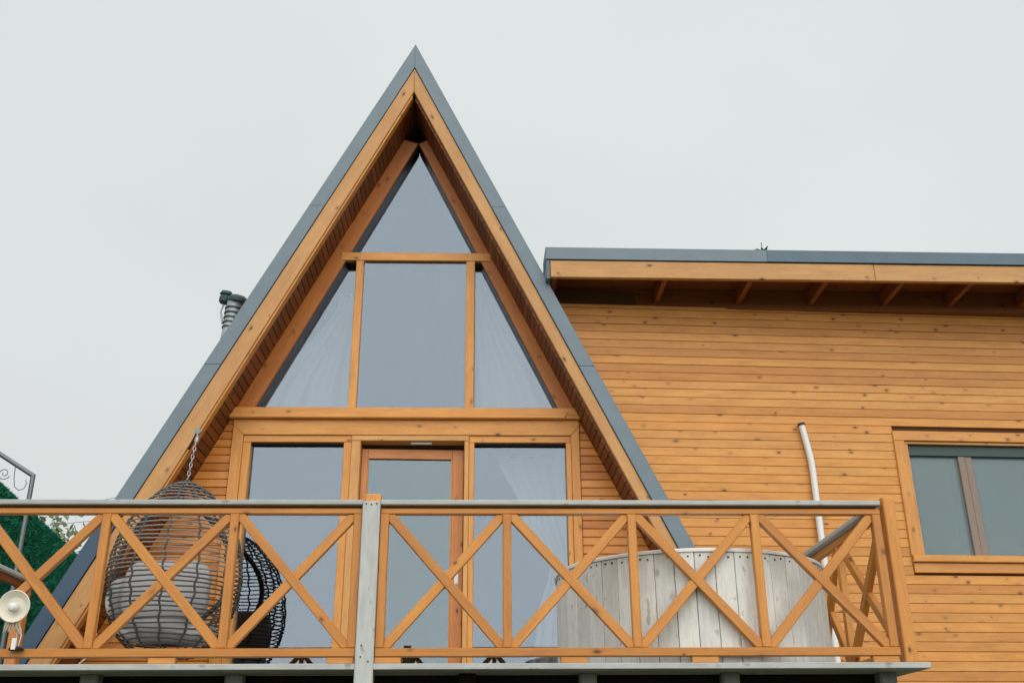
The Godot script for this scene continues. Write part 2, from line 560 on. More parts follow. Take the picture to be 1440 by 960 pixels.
func build_house() -> void:
	var h := thing("a_frame_house", "steep timber A-frame house with a tall glazed gable above the balcony", "house", Vector3(APEX_X, 0, 0))
	var low := 1.2
	# roof slopes, solid from the eaves to the ridge
	var sl := Vector2(-0.498, -1).normalized()
	var sr := Vector2(0.4825, -1).normalized()
	slab(h, "roof_slope", M.roof, PackedVector2Array([V(APEX_X, 8.86), V(outer_l(low) + 0.02, low), V(soffit_l(low) - 0.02, low), V(APEX_X, 8.33)]), -6.5, 0.49, sl)
	slab(h, "roof_slope", M.roof, PackedVector2Array([V(APEX_X + 0.001, 8.86), V(outer_r(low) - 0.02, low), V(soffit_r(low) + 0.02, low), V(APEX_X + 0.001, 8.33)]), -6.5, 0.49, sr)
	# metal edge flashing in lapped lengths
	var cuts := [8.893, 6.9, 5.2, 3.86, low]
	for i in 4:
		var y1: float = cuts[i]
		var y0: float = cuts[i + 1]
		var z := 0.560 + 0.002 * (i % 2)
		var ja := maxf(0.0, y1 - 8.595)
		var lpoly := PackedVector2Array([V(outer_l(y1), y1), V(outer_l(y0), y0), V(joint_l(y0), y0), V(joint_l(minf(y1, 8.595)), minf(y1, 8.595))])
		var rpoly := PackedVector2Array([V(outer_r(y1), y1), V(outer_r(y0), y0), V(joint_r(y0), y0), V(joint_r(minf(y1, 8.595)), minf(y1, 8.595))])
		slab(h, "roof_flashing", M.flash_deep if i == 3 else M.flash, lpoly, 0.40, z, sl, 0.003)
		slab(h, "roof_flashing", M.flash, rpoly, 0.40, z + 0.001, sr, 0.003)
	# barge boards below it
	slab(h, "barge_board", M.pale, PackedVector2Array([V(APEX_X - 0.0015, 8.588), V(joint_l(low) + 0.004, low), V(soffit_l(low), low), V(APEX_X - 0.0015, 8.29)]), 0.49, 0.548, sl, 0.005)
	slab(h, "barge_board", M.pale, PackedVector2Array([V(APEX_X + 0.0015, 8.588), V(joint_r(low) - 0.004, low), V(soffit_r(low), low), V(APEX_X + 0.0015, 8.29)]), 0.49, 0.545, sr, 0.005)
	slab(h, "edge_strip", M.pine2, PackedVector2Array([V(APEX_X - 0.012, 8.266), V(soffit_l(low) - 0.001, low), V(soffit_l(low) + 0.022, low), V(APEX_X - 0.012, 8.222)]), 0.45, 0.533, sl, 0.003)
	# soffit boards under the overhang, laid across the slope
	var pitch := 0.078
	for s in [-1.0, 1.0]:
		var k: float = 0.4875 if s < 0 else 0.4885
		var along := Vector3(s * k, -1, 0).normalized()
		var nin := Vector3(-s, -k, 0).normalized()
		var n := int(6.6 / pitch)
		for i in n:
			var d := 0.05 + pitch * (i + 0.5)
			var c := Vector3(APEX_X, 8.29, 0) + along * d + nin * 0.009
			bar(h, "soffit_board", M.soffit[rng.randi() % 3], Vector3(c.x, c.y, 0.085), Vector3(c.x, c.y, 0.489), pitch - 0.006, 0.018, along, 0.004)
	# gable frame: two raking rafters in the face of the wall
	slab(h, "gable_rafter", M.rafter, PackedVector2Array([V(soffit_l(8.0) + 0.02, 8.0), V(soffit_l(4.94) + 0.005, 4.94), V(open_l(4.94), 4.94), V(-0.727, 7.955)]), 0.045, 0.09, sl)
	slab(h, "gable_rafter", M.rafter, PackedVector2Array([V(soffit_r(8.0) - 0.02, 8.0), V(soffit_r(4.94) - 0.005, 4.94), V(open_r(4.94), 4.94), V(-0.721, 7.955)]), 0.045, 0.087, sr)
	slab(h, "transom", M.pine, rect(-1.47, 6.535, 0.055, 6.625), 0.045, 0.098)
	slab(h, "mullion", M.pine, rect(-1.313, 4.938, -1.234, 6.534), 0.045, 0.093, V(0, 1))
	slab(h, "mullion", M.pine, rect(-0.192, 4.938, -0.105, 6.534), 0.045, 0.093, V(0, 1))
	slab(h, "ledge_beam", M.pine, rect(-2.42, 4.861, 0.915, 4.937), -0.05, 0.13)
	slab(h, "drip_moulding", M.pine, rect(-2.42, 4.824, 0.772, 4.859), 0.02, 0.155, V(1, 0), 0.008)
	slab(h, "drip_moulding", M.pine2, rect(0.774, 4.826, 0.915, 4.859), 0.02, 0.138, V(1, 0), 0.006)
	# dark window profile behind those boards
	slab(h, "window_profile", M.profile, PackedVector2Array([V(soffit_l(7.99) + 0.03, 7.99), V(soffit_l(4.95) + 0.02, 4.95), V(open_l(4.95) + 0.004, 4.95), V(-0.727, 7.955)]), -0.13, 0.043, sl, 0.002)
	slab(h, "window_profile", M.profile, PackedVector2Array([V(soffit_r(7.99) - 0.03, 7.99), V(soffit_r(4.95) - 0.02, 4.95), V(open_r(4.95) - 0.004, 4.95), V(-0.721, 7.955)]), -0.13, 0.042, sr, 0.002)
	slab(h, "window_profile", M.profile, rect(-1.40, 6.531, 0.0, 6.615), -0.128, 0.041, V(1, 0), 0.002)
	slab(h, "window_profile", M.profile, rect(-1.306, 4.94, -1.231, 6.530), -0.126, 0.040, V(0, 1), 0.002)
	slab(h, "window_profile", M.profile, rect(-0.186, 4.94, -0.102, 6.530), -0.126, 0.040, V(0, 1), 0.002)
	# panes of the gable
	var e := 0.02
	pane(h, M.glass, PackedVector2Array([V(open_l(6.60) - e, 6.60), V(open_r(6.60) + e, 6.60), V(-0.724, 7.985)]), -0.03)
	pane(h, M.glass, rect(-1.25, 4.92, -0.18, 6.55), 0.062)
	pane(h, M.glass, PackedVector2Array([V(open_l(4.92) - e, 4.92), V(-1.30, 4.92), V(-1.30, 6.55), V(open_l(6.55) - e, 6.55)]), -0.03)
	pane(h, M.glass, PackedVector2Array([V(open_r(4.92) + e, 4.92), V(-0.12, 4.92), V(-0.12, 6.55), V(open_r(6.55) + e, 6.55)]), -0.03)
	# casing of the ground-floor glazing
	slab(h, "header_board", M.pine, PackedVector2Array([V(-2.381, 4.767), V(-2.381, 4.822), V(0.905, 4.822), V(0.905, 4.767), V(0.826, 4.671), V(-2.277, 4.671)]), -0.05, 0.10)
	slab(h, "casing", M.pine, PackedVector2Array([V(-2.381, DECK), V(-2.277, DECK), V(-2.277, 4.669), V(-2.381, 4.765)]), -0.05, 0.102, V(0, 1))
	slab(h, "casing", M.pine, PackedVector2Array([V(0.826, DECK), V(0.905, DECK), V(0.905, 4.765), V(0.826, 4.669)]), -0.05, 0.102, V(0, 1))
	for w in [[-2.277, -1.257, -2.205, -1.330], [-0.144, 0.826, -0.094, 0.777]]:
		var win := slab(h, "window_frame", M.pine, rect(w[0], 4.604, w[1], 4.670), -0.04, 0.082)
		slab(win, "stile", M.pine, rect(w[0], DECK, w[2], 4.602), -0.04, 0.083, V(0, 1))
		slab(win, "stile", M.pine, rect(w[3], DECK, w[1], 4.602), -0.04, 0.083, V(0, 1))
		slab(win, "bottom_rail", M.pine, rect(w[2], DECK, w[3], DECK + 0.09), -0.04, 0.081)
		slab(win, "pane", M.glass, rect(w[2] - 0.01, DECK + 0.08, w[3] + 0.01, 4.62), -0.002, 0.004, V(1, 0), 0.0005)
		slab(win, "shade_strip", M.shade_strip, rect(w[2], 4.588, w[3], 4.603), -0.03, 0.05)  # black strip put in place of the shade under the top frame
	# door frame and the door, a little ajar
	slab(h, "door_jamb", M.pink, rect(-1.256, DECK, -1.169, 4.616), -0.06, 0.092, V(0, 1))
	slab(h, "door_jamb", M.pink, rect(-0.188, DECK, -0.145, 4.616), -0.06, 0.092, V(0, 1))
	slab(h, "door_head", M.pink, rect(-1.256, 4.618, -0.145, 4.669), -0.06, 0.094)
	slab(h, "door_closer", M.white, rect(-0.70, 4.60, -0.50, 4.615), 0.02, 0.05)
	var door := Node3D.new()
	door.name = "door"
	h.add_child(door, true)
	door.position = from_world(h, Vector3(-1.166, DECK, -0.02))
	door.rotation.y = deg_to_rad(2.2)
	var dw := 0.972
	var dh := 2.345
	slab_local(door, "stile", M.door, rect(0.0, 0.0, 0.058, dh), -0.05, 0.0, V(0, 1))
	slab_local(door, "stile", M.door, rect(dw - 0.11, 0.0, dw, dh), -0.05, 0.0, V(0, 1))
	slab_local(door, "rail", M.door, rect(0.058, dh - 0.095, dw - 0.11, dh), -0.05, -0.002)
	slab_local(door, "rail", M.door, rect(0.058, 0.0, dw - 0.11, 0.11), -0.05, -0.002)
	slab_local(door, "glazing_bead", M.pink, rect(0.058, 0.11, 0.068, dh - 0.095), -0.03, -0.006, V(0, 1), 0.002)
	slab_local(door, "glazing_bead", M.pink, rect(dw - 0.122, 0.11, dw - 0.11, dh - 0.095), -0.03, -0.006, V(0, 1), 0.002)
	slab_local(door, "pane", M.glass_dark, rect(0.06, 0.10, dw - 0.112, dh - 0.09), -0.034, -0.028, V(1, 0), 0.0005)
	slab_local(door, "handle_plate", M.white, rect(dw - 0.075, 0.945, dw - 0.035, 1.2), 0.0, 0.012, V(0, 1), 0.005)
	var st := begin()
	tube(st, [Vector3(dw - 0.055, 1.06, 0.01), Vector3(dw - 0.055, 1.06, 0.05), Vector3(dw - 0.08, 1.06, 0.058), Vector3(dw - 0.18, 1.058, 0.058)], 0.009, 8)
	put(door, "handle", st.commit(), M.white)
	put(door, "keyhole", lathe([V(0.0, 0.006), V(0.013, 0.006), V(0.013, 0.0)], 12), M.black, Vector3(dw - 0.055, 1.065, 0.014)).rotation.x = PI / 2
	# cladding beside the glazing
	for s in [-1, 1]:
		var y := DECK
		while y < 4.82:
			var y1 := minf(y + 0.0775, 4.822)
			var poly: PackedVector2Array
			if s < 0:
				poly = PackedVector2Array([V(soffit_l(y) + 0.02, y + 0.004), V(-2.383, y + 0.004), V(-2.383, y1), V(soffit_l(y1) + 0.02, y1)])
			else:
				poly = PackedVector2Array([V(0.907, y + 0.004), V(soffit_r(y) - 0.02, y + 0.004), V(soffit_r(y1) - 0.02, y1), V(0.907, y1)])
			slab(h, "cladding_board", M.gable_clad[rng.randi() % 4], poly, 0.03, 0.078 + rng.randf_range(-0.0015, 0.0015), V(1, 0), 0.006)
			y += 0.0775
		var back := PackedVector2Array([V(soffit_l(DECK) - 0.01, DECK), V(-2.30, DECK), V(-2.30, 4.86), V(soffit_l(4.86) - 0.01, 4.86)])
		if s > 0:
			back = PackedVector2Array([V(0.85, DECK), V(soffit_r(DECK) + 0.01, DECK), V(soffit_r(4.86) + 0.01, 4.86), V(0.85, 4.86)])
		slab(h, "wall", M.shadowgap, back, -0.1, 0.028)
	# inside: floors, partition at the back, walls below the balcony
	slab(h, "upper_floor", M.dark, rect(soffit_l(4.82) + 0.05, 4.66, soffit_r(4.82) - 0.05, 4.92), -3.2, -0.055)
	slab(h, "ground_floor", M.dark, rect(-3.6, 2.0, 2.0, DECK - 0.01), -6.4, -0.055)
	slab(h, "back_wall", M.dark, PackedVector2Array([V(-4.0, 0.0), V(2.5, 0.0), V(2.5, 1.6), V(APEX_X, 8.35), V(-4.0, 1.6)]), -6.6, -6.4)
	slab(h, "base_wall", M.concrete, rect(-4.2, 0.0, 2.6, 2.0), -0.35, -0.06)
	# steel arm that carries the hanging chair
	put(h, "steel_arm", tube_mesh([Vector3(-0.20, 0.0, -0.5), Vector3(-0.012, 0, -0.05)], 0.014, 10), M.black, from_world(h, Vector3(-2.444, 4.4, 1.03)))
	put(h, "arm_cap", tube_mesh([Vector3(-0.008, 0, -0.05), Vector3(0, 0, 0.0)], [0.024, 0.027], 18), M.dull, from_world(h, Vector3(-2.444, 4.4, 1.03)))

func build_curtains() -> void:
	var defs := [
		["white sheer curtain behind the raking pane above the door's handle side", [[-0.10, 0.10, 6.5], [-0.08, 1.0, 4.96]], -0.25, 0.9],
		["white sheer curtain gathered behind the window beside the hot tub", [[0.13, 0.95, 4.58], [0.36, 0.95, 4.0], [0.62, 0.95, 3.5], [0.5, 0.95, 3.0], [0.36, 0.95, 2.3]], -0.3, 1.0],
		["white sheer curtain behind the raking pane above the hanging chair", [[-1.50, -1.30, 6.3], [-2.3, -1.32, 4.96]], -0.25, 0.5],
	]
	for d in defs:
		var rows: Array = d[1]
		var st := begin()
		var nx := 60
		var ny := 24
		var grid := []
		for j in ny + 1:
			var t := float(j) / ny * (rows.size() - 1)
			var i0 := mini(int(t), rows.size() - 2)
			var f := t - i0
			f = f * f * (3 - 2 * f)
			var l: float = lerpf(rows[i0][0], rows[i0 + 1][0], f)
			var r: float = lerpf(rows[i0][1], rows[i0 + 1][1], f)
			var y: float = lerpf(rows[i0][2], rows[i0 + 1][2], t - i0)
			var line := []
			for i in nx + 1:
				var s := float(i) / nx
				var z := 0.03 * sin(s * 27.0 + 0.5 * sin(j * 0.2)) + 0.02 * sin(s * 11.0 + 1.0)
				line.append(Vector3(lerpf(l, r, s), y, z))
			grid.append(line)
		for j in ny:
			for i in nx:
				var a: Vector3 = grid[j][i]
				var b: Vector3 = grid[j][i + 1]
				var c: Vector3 = grid[j + 1][i + 1]
				var e: Vector3 = grid[j + 1][i]
				for v in [a, b, c, a, c, e]:
					st.set_uv(Vector2.ZERO)
					st.add_vertex(v)
		st.index()
		st.generate_normals()
		var o := thing("curtain", d[0], "curtain", Vector3(0, 0, d[2]))
		put(o, "cloth", st.commit(), M.curtain)
		var top: Array = rows[0]
		put(o, "rod", tube_mesh([Vector3(top[0] - 0.04, top[2] + 0.012, 0), Vector3(top[1] + 0.04, top[2] + 0.012, 0)], 0.008, 8), M.steel)

# ---------------------------------------------------------------- the wing with the flat roof
func build_wing() -> void:
	var w := thing("side_wing", "timber-clad side wing with a low roof and one wide window", "building", Vector3(3.0, 0, 0.05))
	w.rotation.y = deg_to_rad(2.75)
	var top := 6.035
	var y := 5.571 - PITCH * 41
	var win := rect(0.955, 3.39, 2.62, 4.765)
	while y < top - 0.01:
		var y1 := minf(y + PITCH, top)
		var x0 := outer_r(y1) - 0.05 - 3.0
		var segs := []
		var x1 := 4.4
		if y1 > 3.385 and y < 4.755:
			segs = [[x0, 0.968], [2.612, x1]]
		elif rng.randf() < 0.2:
			var m := rng.randf_range(-0.8, 2.8)
			segs = [[x0, m - 0.0012], [m + 0.0012, x1]]
		else:
			segs = [[x0, x1]]
		for s in segs:
			slab_local(w, "cladding_board", M.clad[rng.randi() % 6], rect(s[0], y + 0.003, s[1], y1), -0.03, rng.randf_range(-0.0015, 0.0015), V(1, 0), 0.003)
		y += PITCH
	slab_local(w, "wall", M.shadowgap, PackedVector2Array([V(outer_r(2.0) - 3.06, 2.0), V(0.98, 2.0), V(0.98, 6.2), V(outer_r(6.2) - 3.06, 6.2)]), -0.16, -0.032)
	slab_local(w, "wall", M.shadowgap, rect(2.6, 2.0, 4.4, 6.2), -0.16, -0.032)
	slab_local(w, "wall", M.shadowgap, rect(0.98, 2.0, 2.6, 3.45), -0.16, -0.033)
	slab_local(w, "wall", M.shadowgap, rect(0.98, 4.7, 2.6, 6.2), -0.16, -0.033)
	slab_local(w, "plinth", M.concrete, rect(-0.6, 0.0, 4.4, 2.09), -0.2, 0.02)
	slab_local(w, "back_wall", M.dark, rect(-1.5, 0.0, 4.4, 6.2), -5.2, -5.0)
	bar(w, "end_wall", M.dark, w.transform * Vector3(4.3, 3.1, -0.165), w.transform * Vector3(4.3, 3.1, -5.0), 6.2, 0.16)
	slab_local(w, "floor", M.dark, rect(-0.6, 2.1, 4.3, 2.2), -5.0, -0.165)
	# window
	var wf := slab_local(w, "window_frame", M.pine, rect(0.962, 4.66, 2.62, 4.757), -0.03, 0.018)
	slab_local(w, "casing", M.pine, rect(0.962, 3.549, 1.068, 4.658), -0.03, 0.02, V(0, 1))
	slab_local(w, "casing", M.pine, rect(2.515, 3.549, 2.62, 4.658), -0.03, 0.02, V(0, 1))
	slab_local(w, "window_sill", M.pine, rect(0.965, 3.482, 2.63, 3.547), -0.03, 0.045, V(1, 0), 0.008)
	slab_local(w, "apron_board", M.pine2, rect(0.972, 3.388, 2.62, 3.478), -0.03, 0.018)
	var win_node := Node3D.new()
	win_node.name = "window"
	w.add_child(win_node, true)
	slab_local(win_node, "frame", M.pink, rect(1.07, 4.632, 2.513, 4.657), -0.15, -0.004, V(1, 0), 0.003)
	slab_local(win_node, "frame", M.pink, rect(1.07, 3.55, 1.105, 4.630), -0.15, -0.005, V(0, 1), 0.003)
	slab_local(win_node, "frame", M.pink, rect(2.478, 3.55, 2.513, 4.630), -0.15, -0.005, V(0, 1), 0.003)
	slab_local(win_node, "sash", M.taupe, rect(1.612, 3.552, 1.682, 4.628), -0.12, -0.052, V(0, 1))
	slab_local(win_node, "sash", M.taupe, rect(1.684, 3.552, 1.752, 4.628), -0.12, -0.058, V(0, 1))
	slab_local(win_node, "blind_box", M.chimney_dark, rect(1.107, 4.527, 2.476, 4.628), -0.14, -0.045)
	slab_local(win_node, "pane", M.glass_dark, rect(1.106, 3.551, 1.611, 4.526), -0.1, -0.094, V(1, 0), 0.0005)
	slab_local(win_node, "pane", M.glass_dark, rect(1.753, 3.551, 2.477, 4.526), -0.1, -0.094, V(1, 0), 0.0005)
	slab_local(win_node, "insect_screen", M.screen, rect(1.106, 3.551, 2.477, 4.630), -0.078, -0.076, V(1, 0), 0.0005)
	# roof
	var roof := Node3D.new()
	roof.name = "roof"
	w.add_child(roof, true)
	var want := Transform3D(Basis(Vector3.UP, deg_to_rad(0.67)), Vector3(0.581, 6.077, 0.66))
	roof.transform = w.transform.affine_inverse() * want
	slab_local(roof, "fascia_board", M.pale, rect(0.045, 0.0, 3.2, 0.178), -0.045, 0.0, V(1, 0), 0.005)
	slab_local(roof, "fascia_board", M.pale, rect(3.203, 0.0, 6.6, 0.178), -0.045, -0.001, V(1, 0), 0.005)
	slab_local(roof, "roof_flashing", M.flash, rect(0.0, 0.186, 2.16, 0.316), -0.35, 0.012, V(1, 0), 0.003)
	slab_local(roof, "roof_flashing", M.flash_blue, rect(2.158, 0.186, 6.6, 0.315), -0.35, 0.015, V(1, 0), 0.003)
	slab_local(roof, "end_flashing", M.flash_blue, rect(0.004, -0.02, 0.040, 0.18), -0.35, 0.004, V(0, 1), 0.003)
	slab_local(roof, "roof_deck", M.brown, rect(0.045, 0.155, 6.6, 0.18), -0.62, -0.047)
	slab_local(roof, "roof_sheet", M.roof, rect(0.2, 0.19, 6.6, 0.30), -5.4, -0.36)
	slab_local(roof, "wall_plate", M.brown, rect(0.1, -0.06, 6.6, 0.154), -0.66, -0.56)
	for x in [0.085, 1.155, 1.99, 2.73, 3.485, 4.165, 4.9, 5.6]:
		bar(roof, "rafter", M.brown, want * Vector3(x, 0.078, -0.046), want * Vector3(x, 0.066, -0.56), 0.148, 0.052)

# ---------------------------------------------------------------- balcony
func build_deck() -> void:
	var d := thing("balcony_deck", "grey weathered timber balcony floor on posts in front of the A-frame", "deck", Vector3(-0.6, 0, 1.9))
	var x0 := -3.80
	var x1 := 2.494
	var z := 3.568
	var i := 0
	while z > 0.2:
		var z0 := z - 0.142
		bar(d, "deck_board", M.cap[i % 3], Vector3(x0, DECK - 0.016, (z + z0) / 2), Vector3(x1 - (0.0 if i == 0 else rng.randf_range(0.0, 0.004)), DECK - 0.016, (z + z0) / 2), 0.032, 0.137, Vector3.UP, 0.003)
		z -= 0.142
		i += 1
	for x in [-3.6, -3.0, -2.35, -1.75, -1.15, -0.35, 0.25, 0.9, 1.75, 2.25]:
		bar(d, "joist", M.underside_shade, Vector3(x, DECK - 0.105, 3.16), Vector3(x, DECK - 0.105, 0.02), 0.145, 0.06)
	bar(d, "rim_beam", M.underside_shade, Vector3(x0 + 0.05, DECK - 0.118, 3.20), Vector3(2.40, DECK - 0.118, 3.20), 0.17, 0.06)
	bar(d, "carrier_beam", M.underside_shade, Vector3(x0 + 0.05, DECK - 0.255, 2.6), Vector3(2.40, DECK - 0.255, 2.6), 0.15, 0.12)
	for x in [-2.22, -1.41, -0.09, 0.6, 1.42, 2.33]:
		bar(d, "post", M.stump if absf(x + 0.09) > 0.01 else M.underside_shade, Vector3(x, 0.0, 3.30), Vector3(x, DECK - 0.034, 3.30), 0.105, 0.10, Vector3(0, 0, 1), 0.012)
	# unseen skirt added at the back to make it dark below the floor
	bar(d, "added_skirt", M.underside_shade, Vector3(-3.75, 1.05, 0.15), Vector3(2.4, 1.05, 0.15), 2.0, 0.04)

func brace_pair(parent: Node3D, xl: float, xr: float, yb: float, yt: float, z: float) -> void:
	var box := rect(xl, yb, xr, yt)
	for s in [0, 1]:
		var a := V(xl, yt) if s == 0 else V(xr, yt)
		var b := V(xr, yb) if s == 0 else V(xl, yb)
		var g := (b - a).normalized()
		var n := V(-g.y, g.x) * 0.027
		var strip := PackedVector2Array([a - g * 0.1 - n, b + g * 0.1 - n, b + g * 0.1 + n, a - g * 0.1 + n])
		var cut := Geometry2D.intersect_polygons(strip, box)
		slab(parent, "brace", M.rail[rng.randi() % 4], cut[0], z - 0.042 + s * 0.002, z - (0.0 if s == 0 else 0.006), g, 0.004)

func rail_cap(parent: Node3D, a: Vector3, b: Vector3) -> void:
	bar(parent, "cap_board", M.cap[rng.randi() % 3], a, b, 0.030, 0.135, Vector3.UP, 0.005)

func build_railing() -> void:
	var z := RAIL_Z
	var yb := 2.310
	var yt := 3.066
	var r := thing("balcony_railing", "orange cross-braced balcony railing with a grey cap along the front of the deck", "railing", Vector3(-0.6, DECK, z))
	for sec in [[-3.64, -0.708, [-2.914, -2.184, -1.447], [-3.62, -0.733]], [-0.602, 2.345, [0.135, 0.866, 1.592], [-0.578, 2.316]]]:
		rail_cap(r, Vector3(sec[0], 3.132, z - 0.055), Vector3(sec[1], 3.132, z - 0.055))
		slab(r, "top_rail", M.rail[1], rect(sec[0], yt + 0.001, sec[1], 3.099), z - 0.055, z - 0.006)
		slab(r, "packing_strip", M.rail[1], rect(sec[0] + 0.01, 3.0995, sec[1] - 0.01, 3.1165), z - 0.09, z - 0.05)
		slab(r, "bottom_rail", M.rail[3], rect(sec[0], 2.264, sec[1], yb), z - 0.052, z + 0.002)
		var xs: Array = [sec[3][0]] + sec[2] + [sec[3][1]]
		for i in xs.size():
			slab(r, "baluster", M.rail[rng.randi() % 4], rect(xs[i] - 0.025, yb + 0.001, xs[i] + 0.025, yt), z - 0.048, z, V(0, 1))
		for i in xs.size() - 1:
			brace_pair(r, xs[i] + 0.022, xs[i + 1] - 0.022, yb + 0.001, yt, z - 0.008)
	for x in [-2.75, -1.769, -0.79, -0.53, 0.507, 1.241, 2.26]:
		slab(r, "spacer_block", M.pine2, rect(x - 0.075, DECK + 0.001, x + 0.075, 2.263), z - 0.05, z - 0.004)
	slab(r, "post", M.pine, rect(-0.697, 1.9, -0.606, 3.186), z - 0.092, z - 0.001, V(0, 1), 0.006)
	var face := slab(r, "grey_post_board", M.cap[2], rect(-0.706, 0.2, -0.604, 3.134), z + 0.001, z + 0.029, V(0, 1), 0.004)
	var st := begin()
	for p in [[-0.03, 3.118], [0.0, 3.114], [0.03, 3.119], [-0.02, 2.26], [0.022, 2.235], [-0.018, 2.32]]:
		var c := Vector3(p[0], p[1] - (0.2 + 3.134) / 2, 0.0)
		tube(st, [c, c + Vector3(0, 0, 0.002)], 0.005, 8)
	var nails := put(face, "nail_heads", st.commit(), M.black)
	nails.set_meta("kind", "stuff")
	slab(r, "end_post", M.rail[2], rect(2.366, DECK, 2.437, 3.168), z - 0.085, z + 0.004, V(0, 1), 0.006)
	# railing along the wing side, seen at a slant
	var s := thing("balcony_railing", "short cross-braced side railing beside the hot tub at the wing end", "railing", Vector3(2.38, DECK, 2.7))
	var x := 2.385
	rail_cap(s, Vector3(x, 3.132, 3.42), Vector3(x, 3.132, 1.93))
	bar(s, "top_rail", M.pine2, Vector3(x, 3.09, 3.455), Vector3(x, 3.09, 1.95), 0.045, 0.045)
	bar(s, "bottom_rail", M.pine2, Vector3(x, 2.288, 3.455), Vector3(x, 2.288, 1.95), 0.045, 0.045)
	for zz in [2.63, 1.975]:
		bar(s, "baluster", M.pine, Vector3(x, yb, zz), Vector3(x, yt, zz), 0.05, 0.044, Vector3(0, 0, 1))
	for seg in [[3.45, 2.655], [2.605, 2.0]]:
		bar(s, "brace", M.rail[1], Vector3(x - 0.004, yt - 0.02, seg[0] - 0.02), Vector3(x - 0.004, yb + 0.02, seg[1] + 0.02), 0.055, 0.04, Vector3(0, 1, 1))
		bar(s, "brace", M.rail[1], Vector3(x + 0.003, yb + 0.02, seg[0] - 0.02), Vector3(x + 0.003, yt - 0.02, seg[1] + 0.02), 0.055, 0.04, Vector3(0, 1, -1))
	bar(s, "end_post", M.pine2, Vector3(x, DECK, 1.92), Vector3(x, 3.112, 1.92), 0.05, 0.05, Vector3(0, 0, 1))
	# railing on the other side of the balcony
	var l := thing("balcony_railing", "side railing with dark end post in front of the green turf screen", "railing", Vector3(-3.66, DECK, 2.3))
	x = -3.67
	rail_cap(l, Vector3(x, 3.132, 3.40), Vector3(x, 3.132, 1.08))
	bar(l, "top_rail", M.brown, Vector3(x, 3.09, 3.45), Vector3(x, 3.09, 1.10), 0.05, 0.05)
	bar(l, "bottom_rail", M.brown, Vector3(x, 2.288, 3.45), Vector3(x, 2.288, 1.10), 0.045, 0.045)
	bar(l, "end_post", M.door, Vector3(x + 0.01, DECK, 1.05), Vector3(x + 0.01, 3.112, 1.05), 0.085, 0.085, Vector3(0, 0, 1))
	for zz in [2.2]:
		bar(l, "baluster", M.pine2, Vector3(x, yb, zz), Vector3(x, yt, zz), 0.05, 0.044, Vector3(0, 0, 1))
	for seg in [[3.45, 2.23], [2.17, 1.1]]:
		bar(l, "brace", M.pine2, Vector3(x - 0.004, yt - 0.02, seg[0]), Vector3(x - 0.004, yb + 0.02, seg[1]), 0.055, 0.038, Vector3(0, 1, 1))
		bar(l, "brace", M.pine2, Vector3(x + 0.003, yb + 0.02, seg[0]), Vector3(x + 0.003, yt - 0.02, seg[1]), 0.055, 0.038, Vector3(0, 1, -1))

func build_tub() -> void:
	var c := Vector3(1.35, DECK, 2.61)
	var t := thing("hot_tub", "round barrel hot tub of silver-grey staves with a white rim on the deck", "hot tub", c)
	var R := 0.87
	var n := 46
	for i in n:
		var a0 := TAU * i / n + 0.0022
		var a1 := TAU * (i + 1) / n - 0.0022
		var st := begin()
		var off := Vector2(rng.randf(), rng.randf())
		var ro := R + rng.randf_range(-0.002, 0.002)
		var ri := R - 0.04
		var h := 0.632 + rng.randf_range(-0.003, 0.001)
		var am := (a0 + a1) / 2
		var P := func(a: float, r: float, y: float) -> Vector3: return Vector3(sin(a) * r, y, cos(a) * r)
		var nn := Vector3(sin(am), 0, cos(am))
		var b := 0.004
		quad(st, P.call(a0 + b, ro, 0.01), P.call(a1 - b, ro, 0.01), P.call(a1 - b, ro, h), P.call(a0 + b, ro, h), nn, off, off + V(0, 0.19), off + V(h / 3, 0.19), off + V(h / 3, 0))
		for s in [[a0, a0 + b, -1.0], [a1, a1 - b, 1.0]]:
			var sd: Vector3 = Vector3(cos(am), 0, -sin(am)) * s[2]
			quad(st, P.call(s[1], ro, 0.01), P.call(s[0], ro - b, 0.01), P.call(s[0], ro - b, h), P.call(s[1], ro, h), (nn + sd).normalized(), off, off + V(0, 0.01), off + V(h / 3, 0.01), off + V(h / 3, 0))
			quad(st, P.call(s[0], ro - b, 0.01), P.call(s[0], ri, 0.01), P.call(s[0], ri, h), P.call(s[0], ro - b, h), sd, off, off + V(0, 0.05), off + V(h / 3, 0.05), off + V(h / 3, 0))
		quad(st, P.call(a0, ro - b, h), P.call(a1, ro - b, h), P.call(a1, ri, h), P.call(a0, ri, h), Vector3.UP, off, off, off, off)
		quad(st, P.call(a0, ri, 0.01), P.call(a1, ri, 0.01), P.call(a1, ri, h), P.call(a0, ri, h), -nn, off, off, off, off)
		put(t, "stave", st.commit(), M.grey[rng.randi() % 5])
	put(t, "liner", lathe([V(R - 0.3, 0.12), V(R - 0.043, 0.12), V(R - 0.043, 0.634), V(R - 0.05, 0.652), V(R + 0.006, 0.655), V(R + 0.012, 0.648), V(R + 0.010, 0.634), V(R - 0.043, 0.634)], 96), M.liner)
	put(t, "floor", lathe([V(0.0, 0.11), V(R - 0.06, 0.11), V(R - 0.06, 0.08), V(0, 0.08)], 48), M.liner)
	var st2 := begin()
	for i in n:
		for k in [0.3, 0.7]:
			if rng.randf() < 0.8:
				var a: float = TAU * (i + k) / n
				var p := Vector3(sin(a) * R, 0.608 + rng.randf_range(-0.006, 0.006), cos(a) * R)
				tube(st2, [p - Vector3(sin(a), 0, cos(a)) * 0.004, p + Vector3(sin(a), 0, cos(a)) * 0.003], 0.006, 6)
	put(t, "nail_heads", st2.commit(), M.black).set_meta("kind", "stuff")

